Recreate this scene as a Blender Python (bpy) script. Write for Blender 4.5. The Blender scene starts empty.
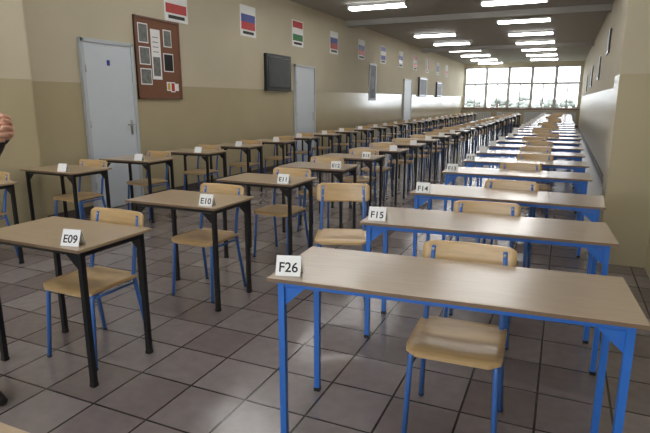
import bpy, bmesh, math, random
from mathutils import Vector, Matrix
random.seed(7)
scene = bpy.context.scene
COL = scene.collection

# ------------------------------------------------------------ materials
def mat(name, color, rough=0.5, metal=0.0, noise=0.0, nscale=8.0, stretch=(1,1,1), coat=0.0, spec=0.5, bump=0.0):
    m = bpy.data.materials.new(name); m.use_nodes = True
    nt = m.node_tree; b = nt.nodes['Principled BSDF']
    b.inputs['Base Color'].default_value = (*color, 1)
    b.inputs['Roughness'].default_value = rough
    b.inputs['Metallic'].default_value = metal
    b.inputs['Coat Weight'].default_value = coat
    b.inputs['Coat Roughness'].default_value = 0.2
    b.inputs['Specular IOR Level'].default_value = spec
    tc = nt.nodes.new('ShaderNodeTexCoord'); mp = nt.nodes.new('ShaderNodeMapping')
    mp.inputs['Scale'].default_value = stretch
    nz = nt.nodes.new('ShaderNodeTexNoise'); nz.inputs['Scale'].default_value = nscale
    nz.inputs['Detail'].default_value = 4
    nt.links.new(tc.outputs['Object'], mp.inputs['Vector'])
    nt.links.new(mp.outputs['Vector'], nz.inputs['Vector'])
    if noise > 0:
        r = nt.nodes.new('ShaderNodeMix'); r.data_type = 'RGBA'
        r.inputs['A'].default_value = (*[c*(1-noise) for c in color], 1)
        r.inputs['B'].default_value = (*[min(1, c*(1+noise)) for c in color], 1)
        nt.links.new(nz.outputs['Fac'], r.inputs['Factor'])
        nt.links.new(r.outputs['Result'], b.inputs['Base Color'])
    if bump > 0:
        bp = nt.nodes.new('ShaderNodeBump'); bp.inputs['Strength'].default_value = bump
        bp.inputs['Distance'].default_value = 0.01
        nt.links.new(nz.outputs['Fac'], bp.inputs['Height'])
        nt.links.new(bp.outputs['Normal'], b.inputs['Normal'])
    return m

def wall_mat(name, rlow, coat):
    m = bpy.data.materials.new(name); m.use_nodes = True
    nt = m.node_tree; b = nt.nodes['Principled BSDF']
    g = nt.nodes.new('ShaderNodeNewGeometry'); s = nt.nodes.new('ShaderNodeSeparateXYZ')
    nt.links.new(g.outputs['Position'], s.inputs[0])
    gt = nt.nodes.new('ShaderNodeMath'); gt.operation = 'GREATER_THAN'; gt.inputs[1].default_value = 1.67
    nt.links.new(s.outputs['Z'], gt.inputs[0])
    mx = nt.nodes.new('ShaderNodeMix'); mx.data_type = 'RGBA'
    mx.inputs['A'].default_value = (0.50, 0.43, 0.275, 1)
    mx.inputs['B'].default_value = (0.58, 0.52, 0.385, 1)
    nt.links.new(gt.outputs[0], mx.inputs['Factor'])
    nz = nt.nodes.new('ShaderNodeTexNoise'); nz.inputs['Scale'].default_value = 1.3; nz.inputs['Detail'].default_value = 5
    nt.links.new(g.outputs['Position'], nz.inputs['Vector'])
    mr = nt.nodes.new('ShaderNodeMapRange'); mr.inputs['To Min'].default_value = 0.9; mr.inputs['To Max'].default_value = 1.06
    nt.links.new(nz.outputs['Fac'], mr.inputs['Value'])
    vm = nt.nodes.new('ShaderNodeVectorMath'); vm.operation = 'SCALE'
    nt.links.new(mx.outputs['Result'], vm.inputs[0]); nt.links.new(mr.outputs[0], vm.inputs['Scale'])
    nt.links.new(vm.outputs[0], b.inputs['Base Color'])
    r = nt.nodes.new('ShaderNodeMapRange'); r.inputs['To Min'].default_value = rlow; r.inputs['To Max'].default_value = 0.75
    nt.links.new(gt.outputs[0], r.inputs['Value']); nt.links.new(r.outputs[0], b.inputs['Roughness'])
    c = nt.nodes.new('ShaderNodeMapRange'); c.inputs['To Min'].default_value = coat; c.inputs['To Max'].default_value = 0.0
    nt.links.new(gt.outputs[0], c.inputs['Value']); nt.links.new(c.outputs[0], b.inputs['Coat Weight'])
    b.inputs['Coat Roughness'].default_value = 0.12
    return m

def floor_mat():
    m = bpy.data.materials.new('floor_tiles'); m.use_nodes = True
    nt = m.node_tree; b = nt.nodes['Principled BSDF']
    g = nt.nodes.new('ShaderNodeNewGeometry')
    br = nt.nodes.new('ShaderNodeTexBrick'); br.offset = 0.0; br.squash = 1.0
    br.inputs['Scale'].default_value = 1.0
    br.inputs['Brick Width'].default_value = 0.33; br.inputs['Row Height'].default_value = 0.33
    br.inputs['Mortar Size'].default_value = 0.006; br.inputs['Mortar Smooth'].default_value = 0.2
    br.inputs['Color1'].default_value = (0.155, 0.125, 0.124, 1)
    br.inputs['Color2'].default_value = (0.245, 0.213, 0.210, 1)
    br.inputs['Mortar'].default_value = (0.025, 0.021, 0.021, 1)
    nt.links.new(g.outputs['Position'], br.inputs['Vector'])
    nz = nt.nodes.new('ShaderNodeTexNoise'); nz.inputs['Scale'].default_value = 14; nz.inputs['Detail'].default_value = 6
    nt.links.new(g.outputs['Position'], nz.inputs['Vector'])
    mr = nt.nodes.new('ShaderNodeMapRange'); mr.inputs['To Min'].default_value = 0.8; mr.inputs['To Max'].default_value = 1.2
    nt.links.new(nz.outputs['Fac'], mr.inputs['Value'])
    vm = nt.nodes.new('ShaderNodeVectorMath'); vm.operation = 'SCALE'
    nt.links.new(br.outputs['Color'], vm.inputs[0]); nt.links.new(mr.outputs[0], vm.inputs['Scale'])
    nt.links.new(vm.outputs[0], b.inputs['Base Color'])
    b.inputs['Roughness'].default_value = 0.2
    bp = nt.nodes.new('ShaderNodeBump'); bp.inputs['Strength'].default_value = 0.4; bp.inputs['Distance'].default_value = 0.003; bp.invert = True
    nt.links.new(br.outputs['Fac'], bp.inputs['Height']); nt.links.new(bp.outputs['Normal'], b.inputs['Normal'])
    return m

def emis(name, color, strength):
    m = bpy.data.materials.new(name); m.use_nodes = True
    b = m.node_tree.nodes['Principled BSDF']
    b.inputs['Base Color'].default_value = (0.9, 0.9, 0.9, 1)
    b.inputs['Emission Color'].default_value = (*color, 1)
    b.inputs['Emission Strength'].default_value = strength
    return m

M_WALL = wall_mat('painted_wall', .16, .7); M_WALLR = wall_mat('painted_wall_satin', .4, .1); M_FLOOR = floor_mat()
M_CEIL = mat('ceiling_paint', (0.42, 0.41, 0.39), 0.8, noise=0.06, nscale=1.5)
M_BLUE = mat('blue_enamel', (0.03, 0.17, 0.62), 0.3, coat=.3)
M_BLUE2 = mat('chair_blue_enamel', (0.05, 0.16, 0.50), 0.3, coat=.3)
M_BLACK = mat('black_enamel', (0.010, 0.010, 0.012), 0.35)
M_TOPA = mat('beige_laminate', (0.43, 0.335, 0.25), 0.26, noise=0.12, nscale=5, stretch=(1.5, 12, 6), coat=0.5)
M_TOPB = mat('tan_laminate', (0.40, 0.295, 0.19), 0.28, noise=0.16, nscale=5, stretch=(1.5, 12, 6), coat=0.4)
M_EDGE = mat('desk_edge_band', (0.20, 0.13, 0.08), 0.5, noise=0.2)
M_PLY = mat('plywood', (0.57, 0.385, 0.185), 0.35, noise=0.22, nscale=6, stretch=(1.2, 12, 8), coat=0.3)
M_WHITE = mat('white_card', (0.88, 0.88, 0.88), 0.7)
M_INK = mat('black_ink', (0.01, 0.01, 0.01), 0.6)
M_DOOR = mat('door_paint', (0.62, 0.67, 0.73), 0.4, noise=0.03)
M_FRAME = mat('door_frame_paint', (0.50, 0.54, 0.58), 0.4)
M_STEEL = mat('brushed_steel', (0.5, 0.5, 0.5), 0.3, metal=1.0)
M_PVC = mat('window_frame_white', (0.50, 0.50, 0.48), 0.4)
M_DARK = mat('dark_panel', (0.02, 0.022, 0.025), 0.25)
M_CLOTH = mat('dark_cloth', (.04, .045, .05), .5, noise=.3)
M_BRWOOD = mat('board_wood', (0.17, 0.07, 0.04), 0.4, noise=0.2)
M_CORK = mat('cork', (0.20, 0.085, 0.045), 0.8, noise=0.25, nscale=60)
M_GREY = mat('photo_grey', (0.16, 0.17, 0.16), 0.5, noise=0.8, nscale=14)
M_RED = mat('red_print', (0.5, 0.02, 0.02), 0.5)
M_YEL = mat('yellow_print', (0.6, 0.42, 0.04), 0.5)
M_GREEN = mat('green_print', (0.02, 0.2, 0.06), 0.5)
M_NAVY = mat('navy_print', (0.02, 0.04, 0.28), 0.5)
M_LAMP = emis('lamp_diffuser', (1.0, 0.99, 0.96), 17.0)
M_LAMPBODY = mat('lamp_body', (0.75, 0.75, 0.75), 0.5)
M_BASE = mat('baseboard_tile', (0.10, 0.08, 0.07), 0.4)
M_GRASS = mat('grass', (0.16, 0.18, 0.13), 0.9, noise=0.3)
M_LEAF = mat('foliage', (0.18, 0.19, 0.17), 0.9, noise=0.4, nscale=6, bump=0.6)
M_BARK = mat('bark', (0.12, 0.08, 0.05), 0.9, noise=0.3)
M_SKIN = mat('skin', (0.70, 0.40, 0.29), 0.5, noise=0.06, nscale=30)
M_HAIR = mat('hair', (0.05, 0.03, 0.02), 0.6, noise=0.4, nscale=50, stretch=(1, 1, .2))
M_SWEATER = mat('sweater', (0.03, 0.03, 0.035), 0.9, noise=0.3, nscale=80)
M_TROUSER = mat('trousers', (0.02, 0.022, 0.03), 0.9, noise=0.2, nscale=60)
M_SHOE = mat('shoe_leather', (0.012, 0.01, 0.01), 0.35)
M_LIP = mat('lips', (0.42, 0.13, 0.11), 0.45)
M_EYE = mat('eye_white', (0.8, 0.8, 0.78), 0.2)

# ------------------------------------------------------------ builder
class B:
    def __init__(s):
        s.bm = bmesh.new(); s.mats = []
    def mi(s, m):
        if m not in s.mats: s.mats.append(m)
        return s.mats.index(m)
    def box(s, lo, hi, m, bev=0.0, M=None):
        lo = Vector(lo); hi = Vector(hi); i = s.mi(m)
        r = bmesh.ops.create_cube(s.bm, size=1.0)
        vs = r['verts']; c = (lo+hi)/2; d = hi-lo
        for v in vs:
            v.co = Vector((v.co.x*d.x, v.co.y*d.y, v.co.z*d.z)) + c
        fs = {f for v in vs for f in v.link_faces}
        for f in fs: f.material_index = i
        if bev > 0:
            es = {e for f in fs for e in f.edges}
            r2 = bmesh.ops.bevel(s.bm, geom=list(es), offset=bev, segments=2, affect='EDGES', profile=0.5)
            for f in r2['faces']: f.material_index = i
    def sweep(s, pts, r, m, seg=8, square=False, cap=True):
        pts = [Vector(p) for p in pts]; i = s.mi(m); rings = []
        n = 4 if square else seg
        ref = Vector((0, 1, 0)) if abs((pts[1]-pts[0]).normalized().y) < .9 else Vector((1, 0, 0))
        for k, p in enumerate(pts):
            if k == 0: t = pts[1]-p
            elif k == len(pts)-1: t = p-pts[k-1]
            else: t = (pts[k+1]-p).normalized()+(p-pts[k-1]).normalized()
            t.normalize(); a = t.cross(ref)
            if a.length < 1e-3: a = t.orthogonal()
            a.normalize(); b = t.cross(a).normalized()
            rr = r[k] if isinstance(r, (list, tuple)) else r
            ring = []
            for j in range(n):
                th = 2*math.pi*(j+(.5 if square else 0))/n
                ring.append(s.bm.verts.new(p + (a*math.cos(th)+b*math.sin(th))*rr*(1.414 if square else 1)))
            rings.append(ring)
        for k in range(len(rings)-1):
            for j in range(n):
                f = s.bm.faces.new((rings[k][j], rings[k][(j+1) % n], rings[k+1][(j+1) % n], rings[k+1][j]))
                f.material_index = i; f.smooth = not square
        if cap:
            f = s.bm.faces.new(rings[0][::-1]); f.material_index = i
            f = s.bm.faces.new(rings[-1]); f.material_index = i
    def prism(s, tri, vec, m):
        i = s.mi(m); vec = Vector(vec)
        a = [s.bm.verts.new(Vector(p)) for p in tri]; b = [s.bm.verts.new(Vector(p)+vec) for p in tri]
        n = len(tri)
        fs = [s.bm.faces.new(a[::-1]), s.bm.faces.new(b)]
        for k in range(n):
            fs.append(s.bm.faces.new((a[k], a[(k+1) % n], b[(k+1) % n], b[k])))
        for f in fs: f.material_index = i
    def plate(s, fn, nu, nv, off, m):
        i = s.mi(m); off = Vector(off)
        A = []; Bv = []
        for a in range(nu+1):
            ra = []; rb = []
            for b in range(nv+1):
                p = Vector(fn(-1+2*a/nu, -1+2*b/nv)); ra.append(s.bm.verts.new(p)); rb.append(s.bm.verts.new(p+off))
            A.append(ra); Bv.append(rb)
        def F(*v, sm=True):
            f = s.bm.faces.new(v); f.material_index = i; f.smooth = sm
        for a in range(nu):
            for b in range(nv):
                F(A[a][b], A[a][b+1], A[a+1][b+1], A[a+1][b]); F(Bv[a][b], Bv[a+1][b], Bv[a+1][b+1], Bv[a][b+1])
        for a in range(nu):
            F(A[a][0], A[a+1][0], Bv[a+1][0], Bv[a][0], sm=False); F(A[a][nv], Bv[a][nv], Bv[a+1][nv], A[a+1][nv], sm=False)
        for b in range(nv):
            F(A[0][b], Bv[0][b], Bv[0][b+1], A[0][b+1], sm=False); F(A[nu][b], A[nu][b+1], Bv[nu][b+1], Bv[nu][b], sm=False)
    def ell(s, c, r, m, seg=16):
        i = s.mi(m)
        res = bmesh.ops.create_uvsphere(s.bm, u_segments=seg, v_segments=max(8, seg//2+2), radius=1)
        for v in res['verts']:
            v.co = Vector((v.co.x*r[0], v.co.y*r[1], v.co.z*r[2])) + Vector(c)
        for f in {f for v in res['verts'] for f in v.link_faces}:
            f.material_index = i; f.smooth = True
    def mesh(s, name):
        bmesh.ops.recalc_face_normals(s.bm, faces=s.bm.faces)
        me = bpy.data.meshes.new(name); s.bm.to_mesh(me); s.bm.free()
        for m in s.mats: me.materials.append(m)
        return me
    def obj(s, name, loc=(0, 0, 0), rot=0.0, parent=None, center=False):
        if center:
            xs = [v.co for v in s.bm.verts]
            c = Vector([(min(p[i] for p in xs)+max(p[i] for p in xs))/2 for i in range(3)])
            for v in s.bm.verts: v.co -= c
            loc = tuple(Vector(loc)+c)
        return add(name, s.mesh(name), loc, rot, parent)

def add(name, me, loc=(0, 0, 0), rot=0.0, parent=None):
    o = bpy.data.objects.new(name, me); COL.objects.link(o)
    o.location = loc; o.rotation_euler = (0, 0, rot)
    if parent: o.parent = parent
    return o

def boxobj(name, lo, hi, m, bev=0.0):
    lo = Vector(lo); hi = Vector(hi); c = (lo+hi)/2
    b = B(); b.box(lo-c, hi-c, m, bev); return b.obj(name, c)

# ------------------------------------------------------------ room shell
XL, XR, Y0, Y1, H = -5.6, 0.77, -3.0, 32.6, 3.55
boxobj('floor', (XL-.2, Y0-.2, -.1), (XR+.2, Y1+.2, 0), M_FLOOR)
boxobj('ceiling', (XL-.2, Y0-.2, H), (XR+.2, Y1+.2, H+.15), M_CEIL)
for k, y in enumerate((5.2, 13.9, 22.3)):
    boxobj('trim_%d' % (k+1), (XL, y, H-.14), (XR, y+.35, H), M_CEIL)
boxobj('wall_left', (XL-.2, Y0-.2, 0), (XL, Y1+.2, H), M_WALL)
boxobj('wall_right', (XR, Y0-.2, 0), (XR+.2, Y1+.2, H), M_WALLR)
WX0, WX1, WZ0, WZ1 = XL+.06, XR-.1, 1.02, 3.30
def endwall(name, y0, y1, a0, a1, z0, z1):
    b = B()
    b.box((XL, y0, 0), (XR, y1, z0), M_WALL); b.box((XL, y0, z1), (XR, y1, H), M_WALL)
    b.box((XL, y0, z0), (a0, y1, z1), M_WALL); b.box((a1, y0, z0), (XR, y1, z1), M_WALL)
    b.obj(name)
endwall('wall_far', Y1, Y1+.2, WX0, WX1, WZ0, WZ1)
BX0, BX1, BZ0, BZ1 = XL+.6, XR-.6, .95, 3.0
endwall('wall_back', Y0-.2, Y0, BX0, BX1, BZ0, BZ1)
boxobj('pillar', (.40, 5.22, 0), (XR, 5.72, H), M_WALLR)
boxobj('pillar', (XL, 3.3, 0), (XL+.38, 4.0, H), M_WALL)
boxobj('baseboard_left', (XL, 4.0, 0), (XL+.015, Y1, .09), M_BASE)
boxobj('baseboard_right', (XR-.015, 5.72, 0), (XR, Y1, .09), M_BASE)
boxobj('baseboard_far', (XL+.015, Y1-.015, 0), (XR-.015, Y1, .09), M_BASE)

def windows(n0, nb, a0, a1, z0, z1, ya, yb, frac):
    bw = (a1-a0)/nb
    for k in range(nb):
        x0 = a0+k*bw; x1 = x0+bw; b = B(); t = .05
        b.box((x0, ya, z0), (x0+t*1.6, yb, z1), M_PVC); b.box((x1-t*1.6, ya, z0), (x1, yb, z1), M_PVC)
        b.box((x0, ya, z0), (x1, yb, z0+t), M_PVC); b.box((x0, ya, z1-t), (x1, yb, z1), M_PVC)
        zt = z0+frac*(z1-z0)
        b.box((x0, ya-.01, zt-.06), (x1, yb+.01, zt+.06), M_PVC)
        xm = (x0+x1)/2
        b.box((xm-.035, ya, z0), (xm+.035, yb, zt), M_PVC)
        b.box((xm-.12, ya-.02, z0+.7), (xm-.10, ya, z0+.82), M_STEEL)
        b.obj('window_%d' % (n0+k))
windows(1, 5, WX0, WX1, WZ0, WZ1, Y1+.04, Y1+.11, .6)
windows(6, 3, BX0, BX1, BZ0, BZ1, Y0-.12, Y0-.05, .7)  # unseen back windows, added to light the foreground from behind the camera
boxobj('trim_4', (XL+.05, Y1-.22, WZ0-.07), (XR-.05, Y1, WZ0-.01), M_BRWOOD)
for k in range(4):
    b = B(); x0 = XL+.5+k*1.5
    for j in range(12):
        b.box((x0+j*.1, Y1-.14, .15), (x0+j*.1+.085, Y1-.04, .8), M_PVC, .01)
    b.box((x0, Y1-.11, .2), (x0+1.18, Y1-.07, .25), M_PVC); b.box((x0, Y1-.11, .7), (x0+1.18, Y1-.07, .75), M_PVC)
    b.box((x0+.1, Y1-.1, 0), (x0+.13, Y1-.07, .2), M_PVC); b.box((x0+1.05, Y1-.1, 0), (x0+1.08, Y1-.07, .2), M_PVC)
    b.obj('radiator')

# exterior
boxobj('lawn', (-40, Y1+.25, -.6), (35, 110, -.5), M_GRASS)
def tree(x, y, h):
    b = B()
    b.sweep([(0, 0, -.49), (.05, 0, h*.3), (0, .1, h*.6)], [.16, .12, .06], M_BARK)
    for k in range(18):
        a = random.random()*6.28; q = random.random()
        r = h*.15*(1.2-.5*q)
        b.ell((math.cos(a)*h*.45*(1.1-q), math.sin(a)*h*.3*(1.1-q), h*(.2+.6*q)), (r*1.2, r, r*.8), M_LEAF, 10)
    b.obj('tree', (x, y, 0))
for i in range(17):
    tree(-17+i*1.45+random.uniform(-.3, .3), 58+random.uniform(-2, 3), random.uniform(1.7, 2.3))

# ------------------------------------------------------------ doors on left wall
def door(n, y0, y1, zt, sign=True):
    b = B(); x = XL
    b.box((x, y0, 0), (x+.05, y0+.05, zt), M_FRAME, .004); b.box((x, y1-.05, 0), (x+.05, y1, zt), M_FRAME, .004)
    b.box((x, y0, zt-.05), (x+.05, y1, zt), M_FRAME, .004)
    b.box((x+.002, y0+.05, .01), (x+.035, y1-.05, zt-.05), M_DOOR, .003)
    b.box((x+.035, y1-.145, .98), (x+.042, y1-.105, 1.18), M_STEEL)
    b.sweep([(x+.04, y1-.125, 1.12), (x+.085, y1-.125, 1.12), (x+.085, y1-.24, 1.12)], .009, M_STEEL)
    if sign:
        ym = (y0+y1)/2
        b.box((x+.035, ym-.035, 1.90), (x+.037, ym+.015, 1.97), M_NAVY)
    for z in (.3, 1.1, 1.8):
        b.sweep([(x+.05, y0+.05, z), (x+.05, y0+.05, z+.09)], .009, M_STEEL)
    b.obj('door_%d' % n)
door(1, 4.98, 5.88, 2.22); door(2, 10.8, 11.85, 2.24, False); door(3, 19.7, 20.8, 2.24, False)

XW = XL+.003
b = B(); y0, y1, z0, z1 = 5.95, 6.90, 1.47, 2.62; x = XW
b.box((x, y0, z0), (x+.02, y1, z1), M_CORK)
for lo, hi in (((x, y0, z0), (x+.035, y0+.03, z1)), ((x, y1-.03, z0), (x+.035, y1, z1)), ((x, y0, z0), (x+.035, y1, z0+.03)), ((x, y0, z1-.03), (x+.035, y1, z1))):
    b.box(lo, hi, M_BRWOOD, .004)
for (a, c, w, h, m) in ((.08, .80, .17, .24, M_GREY), (.08, .50, .19, .22, M_GREY), (.08, .22, .20, .20, M_GREY), (.33, .30, .17, .68, M_WHITE), (.60, .78, .15, .22, M_GREY), (.58, .42, .19, .24, M_DARK), (.62, .14, .06, .10, M_YEL), (.71, .12, .07, .12, M_RED), (.81, .14, .05, .08, M_WHITE)):
    b.box((x+.02, y0+a-.015, z0+c-.015), (x+.022, y0+a+w+.015, z0+c+h+.015), M_WHITE)
    if m is not M_WHITE: b.box((x+.022, y0+a, z0+c), (x+.023, y0+a+w, z0+c+h), m)
    elif h > .2:
        b.box((x+.022, y0+a+.01, z0+c+h*.05), (x+.0225, y0+a+w-.01, z0+c+h*.45), M_GREY)
        for q in range(4):
            b.box((x+.022, y0+a+.02, z0+c+h*.55+q*h*.1), (x+.0225, y0+a+w-.03, z0+c+h*.55+q*h*.1+.01), M_GREY)
b.obj('notice_board', center=True)

flags = [('h', [M_RED, M_WHITE, M_RED]), ('h', [M_RED, M_NAVY, M_WHITE]), ('h', [M_GREEN, M_WHITE, M_RED]),
         ('h', [M_RED, M_NAVY, M_WHITE]), ('h', [M_RED, M_NAVY, M_WHITE]), ('h', [M_NAVY, M_WHITE, M_NAVY]), ('h', [M_DARK, M_NAVY, M_WHITE]),
         ('h', [M_RED, M_WHITE, M_RED]), ('v', [M_GREEN, M_WHITE, M_RED]), ('h', [M_NAVY, M_NAVY, M_WHITE]), ('h', [M_RED, M_WHITE, M_WHITE])]
for k, (o, cs) in enumerate(flags):
    y = 6.62+2.06*k; b = B(); w = .54; z0 = 2.63; z1 = 3.18; X = XW
    b.box((X, y, z0), (X+.008, y+w, z1), M_WHITE)
    for q, c in enumerate(cs):
        fy0, fy1, fz0, fz1 = y+.03, y+w-.03, z0+.12, z1-.02
        if o == 'h':
            s = (fz1-fz0)/3; b.box((X+.008, fy0, fz0+s*q), (X+.010, fy1, fz0+s*(q+1)), c)
        else:
            s = (fy1-fy0)/3; b.box((X+.008, fy0+s*q, fz0), (X+.010, fy0+s*(q+1), fz1), c)
    b.box((X+.008, y+.08, z0+.04), (X+.0095, y+w-.08, z0+.09), M_INK)
    b.obj('flag_poster', center=True)

def case(y0, y1, z0, z1, name='display_case', d=.07):
    b = B(); x = XW
    b.box((x, y0, z0), (x+d, y1, z1), M_BLACK, .006)
    b.box((x+d, y0+.05, z0+.05), (x+d+.004, y1-.05, z1-.05), M_DARK)
    b.box((x+d+.004, y0+.09, z0+.09), (x+d+.006, y1-.09, z1-.09), M_CLOTH)
    b.obj(name, center=True)
case(9.50, 10.55, 1.64, 2.38)
case(21.9, 23.2, 1.6, 2.4); case(25.2, 26.3, 1.6, 2.3)
def poster(y0, y1, z0, z1):
    b = B(); b.box((XW, y0, z0), (XW+.015, y1, z1), M_DARK)
    b.box((XW+.015, y0+.05, z0+.06), (XW+.017, y1-.05, z1-.06), M_CLOTH)
    b.box((XW+.017, y0+.18, z0+.35), (XW+.019, y1-.22, z1-.4), M_GREY); b.obj('poster', center=True)
poster(15.85, 16.5, 1.45, 2.58)
for y, z0, z1, w in ((13.2, 2.45, 2.95, .8), (16.2, 2.0, 2.6, .7), (20.5, 1.9, 2.6, .8), (25, 1.8, 2.5, .9)):
    b = B(); b.box((XR-.033, y, z0), (XR-.003, y+w, z1), M_BLACK, .004)
    b.box((XR-.036, y+.06, z0+.06), (XR-.033, y+w-.06, z1-.06), M_GREY); b.obj('framed_picture', center=True)

# ------------------------------------------------------------ ceiling lights
def lampmesh():
    b = B()
    b.box((-.66, -.13, .05), (.66, .13, .10), M_LAMPBODY, .006)
    b.box((-.64, -.11, .0), (.64, .11, .05), M_LAMP, .012)
    b.box((-.67, -.135, .0), (-.64, .135, .10), M_LAMPBODY, .003); b.box((.64, -.135, 0), (.67, .135, .10), M_LAMPBODY, .003)
    return b.mesh('fluorescent_ceiling_light')
LM = lampmesh()
for y in (-2.2, .6, 3.5, 6.6, 9.6, 12.4, 15.4, 18.4, 21.2, 24.1, 27.0, 29.9):  # first two are unseen fixtures added to brighten the foreground
    add('fluorescent_ceiling_light', LM, (-1.18, y, H-.10))
for y in (-2.2, .6, 3.3, 6.1, 9.1, 11.8, 17.6, 20.4, 23.2, 26.1, 29.0, 31.6):  # first two again out of view, added for foreground light
    add('fluorescent_ceiling_light', LM, (-4.0, y, H-.10))

# ------------------------------------------------------------ furniture meshes
def desk_mesh(W, D, frame, top, name):
    b = B(); hw = W/2; t = .0135
    b.box((-hw, 0, .732), (hw, D, .75), top, .004)
    b.box((-hw-.0015, -.0015, .734), (hw+.0015, .001, .748), M_EDGE)
    lx = hw-.045; ya, yb = .05, D-.045
    for sx in (-1, 1):
        for y in (ya, yb):
            b.sweep([(sx*lx, y, 0.008), (sx*lx, y, .732)], t, frame, square=True)
            b.box((sx*lx-t-.002, y-t-.002, 0), (sx*lx+t+.002, y+t+.002, .02), M_BLACK)
            yy = y-.002
            b.prism([(sx*(lx-t), yy, .70), (sx*(lx-.10), yy, .70), (sx*(lx-t), yy, .62)], (0, .004, 0), frame)
        b.box((sx*lx-.012, ya, .70), (sx*lx+.012, yb, .732), frame)
    b.box((-lx, ya-.012, .705), (lx, ya+.012, .732), frame)
    b.box((-lx, yb-.012, .705), (lx, yb+.012, .732), frame)
    return b.mesh(name)
DA = desk_mesh(1.36, .50, M_BLUE, M_TOPA, 'double_school_desk')
DB = desk_mesh(.78, .50, M_BLACK, M_TOPB, 'single_school_desk')

def chair_mesh():
    b = B(); fr = M_BLUE2; r = .0125
    def cw(W, Hh, rad, v):
        t = max(0, (abs(v)*Hh-(Hh-rad))/rad); return W-rad*(1-math.sqrt(max(0, 1-t*t)))
    def seat(u, v):
        y = v*.19; x = u*cw(.195, .19, .05, v)
        z = .450 - .010*(1-u*u)*(1-abs(v)) - (.014*max(0, (-v-.6)/.4)**2)
        return (x, y, z)
    b.plate(seat, 12, 14, (0, 0, -.016), M_PLY)
    def back(u, v):
        x = u*cw(.21, .072, .03, v); z = .736+v*.072
        y = .228+.02*(1-u*u)+.012*v
        return (x, y, z)
    b.plate(back, 14, 10, (0, -.011, 0), M_PLY)
    for s in (-1, 1):
        b.sweep([(s*.185, -.18, .0), (s*.172, -.148, .395), (s*.168, -.135, .422), (s*.165, -.09, .424), (s*.165, .13, .424)], r, fr)
        b.sweep([(s*.19, .23, .0), (s*.172, .165, .40), (s*.17, .158, .45), (s*.168, .185, .60), (s*.165, .222, .69), (s*.16, .240, .785)], r, fr)
        b.sweep([(s*.172, -.148, .40), (s*.172, .165, .40)], .008, fr)
        b.ell((s*.185, -.18, .008), (.016, .016, .008), M_BLACK, 8); b.ell((s*.19, .23, .008), (.016, .016, .008), M_BLACK, 8)
        for z in (.71, .77): b.ell((s*.16, .220+(z-.736)*.16, z), (.008, .004, .008), M_STEEL, 8)
    b.sweep([(-.165, .13, .422), (.165, .13, .422)], r*.9, fr); b.sweep([(-.168, -.10, .422), (.168, -.10, .422)], r*.9, fr)
    return b.mesh('school_chair')
CH = chair_mesh()

def card_mesh():
    b = B(); w = .052
    b.prism([(-w, -.032, .0), (-w, 0, .078), (-w, .032, 0), (-w, .030, 0), (-w, 0, .074), (-w, -.030, 0)], (2*w, 0, 0), M_WHITE)
    return b.mesh('place_card')
CD = card_mesh()
def card(x, y, rot, txt=None):
    c = add('place_card', CD, (x, y, .7505), rot)
    if txt:
        cu = bpy.data.curves.new('card_number', 'FONT'); cu.body = txt; cu.size = .056; cu.align_x = 'CENTER'; cu.extrude = .0003
        cu.offset = .0008
        cu.materials.append(M_INK)
        t = bpy.data.objects.new('card_number', cu); COL.objects.link(t); t.parent = c
        t.rotation_euler = (math.atan2(.078, .032), 0, 0)
        t.location = (0, -.0262, .016)

R = random.uniform
names1 = ['F26', 'F15', 'F14', 'F13', 'F12']
YS1 = [1.82, 2.88, 3.94, 5.28] + [6.38+1.12*k for k in range(22)]
for k, y in enumerate(YS1):
    if y > 30: break
    j = 1 if k > 2 else 0
    x = -.37+(R(-.03, .03) if j else 0); rz = math.radians([4.0, 3.0, -2.0][k] if k < 3 else R(-1.5, 1.5))
    if k == 0: yy = 1.80; x = -.365
    else: yy = y
    add('school_desk', DA, (x, yy, 0), rz)
    add('school_chair', CH, (x+[.03, -.02, .02][k] if k < 3 else x+R(-.12, .12), yy+.335+R(0, .03), 0), rz+math.radians(R(-3, 3)))
    if k == 0: card(x-.615, yy+.03, math.radians(16), 'F26')
    else: card(x-.59+R(-.02, .02), yy+.06, math.radians(R(5, 15)), names1[k] if k < 5 else None)

names2 = ['E09', 'E10', 'E11', 'E12', 'E13']
for k in range(26):
    y = 1.72+1.095*k
    if y > 30: break
    x = -2.45+(R(-.03, .03) if k > 2 else 0); rz = math.radians(R(-1.5, 1.5) if k > 1 else 0)
    add('school_desk', DB, (x, y, 0), rz)
    add('school_chair', CH, (x+(.04 if k < 2 else R(-.1, .1)), y+.335+R(0, .04), 0), rz+math.radians(R(-4, 4)))
    card(x+.28, y+.07, math.radians(R(2, 12)), names2[k] if k < 5 else None)
for k in range(27):
    y = 2.60+1.08*k
    if y > 30: break
    x = -4.76+(R(-.03, .03)); rz = math.radians(R(-1.5, 1.5))
    if k == 0: x = -4.74; rz = 0
    add('school_desk', DB, (x, y, 0), rz)
    add('school_chair', CH, (x+R(-.05, .1), y+.335+R(0, .04), 0), rz+math.radians(R(-4, 4)))
    card(x+R(.12, .2), y+.07, math.radians(R(2, 12)))
add('school_chair', CH, (-1.47, 3.60, 0), math.radians(20))
add('school_desk', DB, (-1.24, .16, 0), 0)

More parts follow.
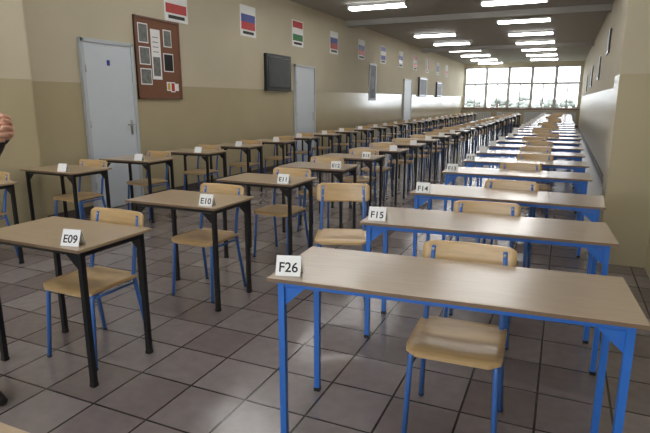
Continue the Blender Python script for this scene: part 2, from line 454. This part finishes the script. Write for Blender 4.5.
# ------------------------------------------------------------ person
def skinned(name, verts, edges, radii, root=0, sub=2):
    me = bpy.data.meshes.new(name+'_sk'); me.from_pydata(verts, edges, []); me.update()
    o = bpy.data.objects.new(name+'_sk', me); COL.objects.link(o)
    o.modifiers.new('s', 'SKIN'); sv = me.skin_vertices[0].data
    for i, r in enumerate(radii):
        sv[i].radius = (r, r) if not isinstance(r, tuple) else r
        sv[i].use_root = (i == root)
    o.modifiers[0].use_smooth_shade = True
    m = o.modifiers.new('d', 'SUBSURF'); m.levels = sub; m.render_levels = sub
    bpy.context.view_layer.update()
    dg = bpy.context.evaluated_depsgraph_get()
    em = bpy.data.meshes.new_from_object(o.evaluated_get(dg))
    bpy.data.objects.remove(o); em.name = name
    return em

person = bpy.data.objects.new('person', None); COL.objects.link(person)
px, py = -2.545, 1.33
V = [(px, py, .96), (px, py, 1.12), (px+.01, py, 1.30), (px, py, 1.42), (px+.01, py, 1.50), (px+.02, py, 1.58),
     (px, py+.17, 1.42), (px+.05, py+.24, 1.16), (px+.24, py+.20, 1.23), (px+.42, py+.135, 1.315),
     (px, py-.17, 1.42), (px+.05, py-.24, 1.16), (px+.24, py-.15, 1.22), (px+.42, py+.005, 1.305),
     (px, py+.10, .86), (px+.02, py+.11, .50), (px, py+.12, .10),
     (px, py-.10, .86), (px+.02, py-.11, .50), (px, py-.12, .10)]
E = [(0, 1), (1, 2), (2, 3), (3, 4), (4, 5), (3, 6), (6, 7), (7, 8), (8, 9), (3, 10), (10, 11), (11, 12), (12, 13),
     (0, 14), (14, 15), (15, 16), (0, 17), (17, 18), (18, 19)]
RR = [.15, .14, .15, .12, .062, .058, .075, .05, .043, .028, .075, .05, .043, .028, .095, .068, .048, .095, .068, .048]
bmz = skinned('body', V, E, RR)
for m in (M_SWEATER, M_TROUSER, M_SKIN): bmz.materials.append(m)
w1 = Vector(V[9]); w2 = Vector(V[13])
for p in bmz.polygons:
    c = p.center
    if c.z > 1.515: p.material_index = 2
    elif c.z < .95: p.material_index = 1
    else: p.material_index = 0
    p.use_smooth = True
add('body', bmz, parent=person)

def hand(name, W, d, side, up, curl=.5):
    W = Vector(W); d = Vector(d).normalized(); side = (Vector(side)-d*Vector(side).dot(d)).normalized()
    nrm = d.cross(side)
    if nrm.dot(Vector(up)) < 0: nrm = -nrm
    bmx = bmesh.new()
    offs = [.030, .011, -.010, -.029]; ln = [.070, .078, .072, .056]; mc = [.088, .092, .087, .078]
    for i in range(4):
        P = [W+side*offs[i]*.5+d*.01, W+side*offs[i]*.9+d*mc[i]*.55, W+side*offs[i]+d*mc[i]]
        a = .15; p = P[-1]; cu = curl*(1+.12*i)
        for seg, f in enumerate((.45, .31, .24)):
            a += cu*(.6 if seg == 0 else .8)
            p = p+(d*math.cos(a)-nrm*math.sin(a)+side*offs[i]*1.2)*ln[i]*f; P.append(p)
        me = skinned('f', [tuple(q) for q in P], [(j, j+1) for j in range(5)], [.014, .013, .0100, .0092, .0082, .0068], 0, 2)
        bmx.from_mesh(me)
    P = [W+side*.012+d*.015, W+side*.038+d*.04-nrm*.012, W+side*.052+d*.072-nrm*.022, W+side*.05+d*.10-nrm*.030]
    bmx.from_mesh(skinned('t', [tuple(q) for q in P], [(0, 1), (1, 2), (2, 3)], [.016, .015, .0105, .0085], 0, 2))
    M = Matrix((side, d, nrm)).transposed()
    res = bmesh.ops.create_uvsphere(bmx, u_segments=16, v_segments=10, radius=1)
    for v in res['verts']:
        v.co = M @ Vector((v.co.x*.041, v.co.y*.052, v.co.z*.017)) + W + d*.052
    res = bmesh.ops.create_uvsphere(bmx, u_segments=12, v_segments=8, radius=1)
    for v in res['verts']:
        v.co = M @ Vector((v.co.x*.027, v.co.y*.045, v.co.z*.021)) + W - d*.005
    for f in bmx.faces: f.smooth = True
    me = bpy.data.meshes.new(name); bmx.to_mesh(me); bmx.free(); me.materials.append(M_SKIN)
    add(name, me, parent=person)
hand('hand_left', w1, (.90, -.18, .32), (-.3, .1, 1), (.1, 1, .1), .5)
hand('hand_right', w2, (.85, .36, .20), (-.3, 0, 1), (.1, -1, .1), .55)
b = B()
for w, e in ((w1, Vector(V[8])), (w2, Vector(V[12]))):
    dd = (w-e).normalized(); b.sweep([w-dd*.04, w-dd*.005], [.036, .034], M_SWEATER, 14)
b.obj('cuffs', parent=person)
b = B(); hc = Vector((px+.04, py, 1.69))
b.ell(hc, (.098, .076, .118), M_SKIN, 24)
b.ell(hc+Vector((.028, 0, -.062)), (.062, .055, .058), M_SKIN, 20)
b.ell(hc+Vector((.096, 0, -.012)), (.014, .010, .030), M_SKIN, 12); b.ell(hc+Vector((.104, 0, -.030)), (.015, .015, .011), M_SKIN, 12)
b.ell(hc+Vector((.086, 0, -.066)), (.010, .024, .007), M_LIP, 12)
for s in (-1, 1):
    b.ell(hc+Vector((.083, s*.031, .005)), (.012, .014, .009), M_EYE, 12); b.ell(hc+Vector((.093, s*.031, .005)), (.004, .006, .006), M_HAIR, 8)
    b.ell(hc+Vector((.088, s*.032, .026)), (.008, .018, .004), M_HAIR, 8)
    b.ell(hc+Vector((-.005, s*.078, -.005)), (.018, .010, .032), M_SKIN, 12)
b.ell(hc+Vector((-.022, 0, .028)), (.100, .086, .112), M_HAIR, 24)
b.obj('head', parent=person)
b = B()
for s in (-1, 1):
    y = py+s*.12
    b.sweep([(px-.07, y, .05), (px-.03, y, .055), (px+.06, y, .045), (px+.15, y, .035), (px+.20, y, .028)], [.035, .046, .044, .036, .018], M_SHOE, 14)
    b.box((px-.10, y-.042, 0), (px+.17, y+.042, .022), M_SHOE, .008)
b.obj('shoes', parent=person)

# ------------------------------------------------------------ world: overcast sky
w = bpy.data.worlds.new('overcast_sky'); scene.world = w; w.use_nodes = True
nt = w.node_tree; bg = nt.nodes['Background']
bg.inputs['Color'].default_value = (0.88, 0.94, 1.0, 1); bg.inputs['Strength'].default_value = 6.0
def portal(x0, x1, z0, z1, y, rx):
    L = bpy.data.lights.new('sky_portal', 'AREA'); L.shape = 'RECTANGLE'; L.size = x1-x0; L.size_y = z1-z0
    L.cycles.is_portal = True
    o = bpy.data.objects.new('sky_portal', L); COL.objects.link(o); o.location = ((x0+x1)/2, y, (z0+z1)/2)
    o.rotation_euler = (math.radians(rx), 0, 0)
portal(WX0, WX1, WZ0, WZ1, Y1+.19, -90)
portal(BX0, BX1, BZ0, BZ1, Y0-.19, 90)

# ------------------------------------------------------------ camera
cam = bpy.data.cameras.new('camera'); cam.lens = 29.08; cam.sensor_width = 36; cam.clip_start = .05; cam.clip_end = 300
co = bpy.data.objects.new('camera', cam); COL.objects.link(co)
co.location = (0, 0, 1.45); co.rotation_euler = (math.radians(90-12.46), 0, math.radians(24.1))
scene.camera = co
scene.view_settings.view_transform = 'Standard'
scene.view_settings.look = 'None'
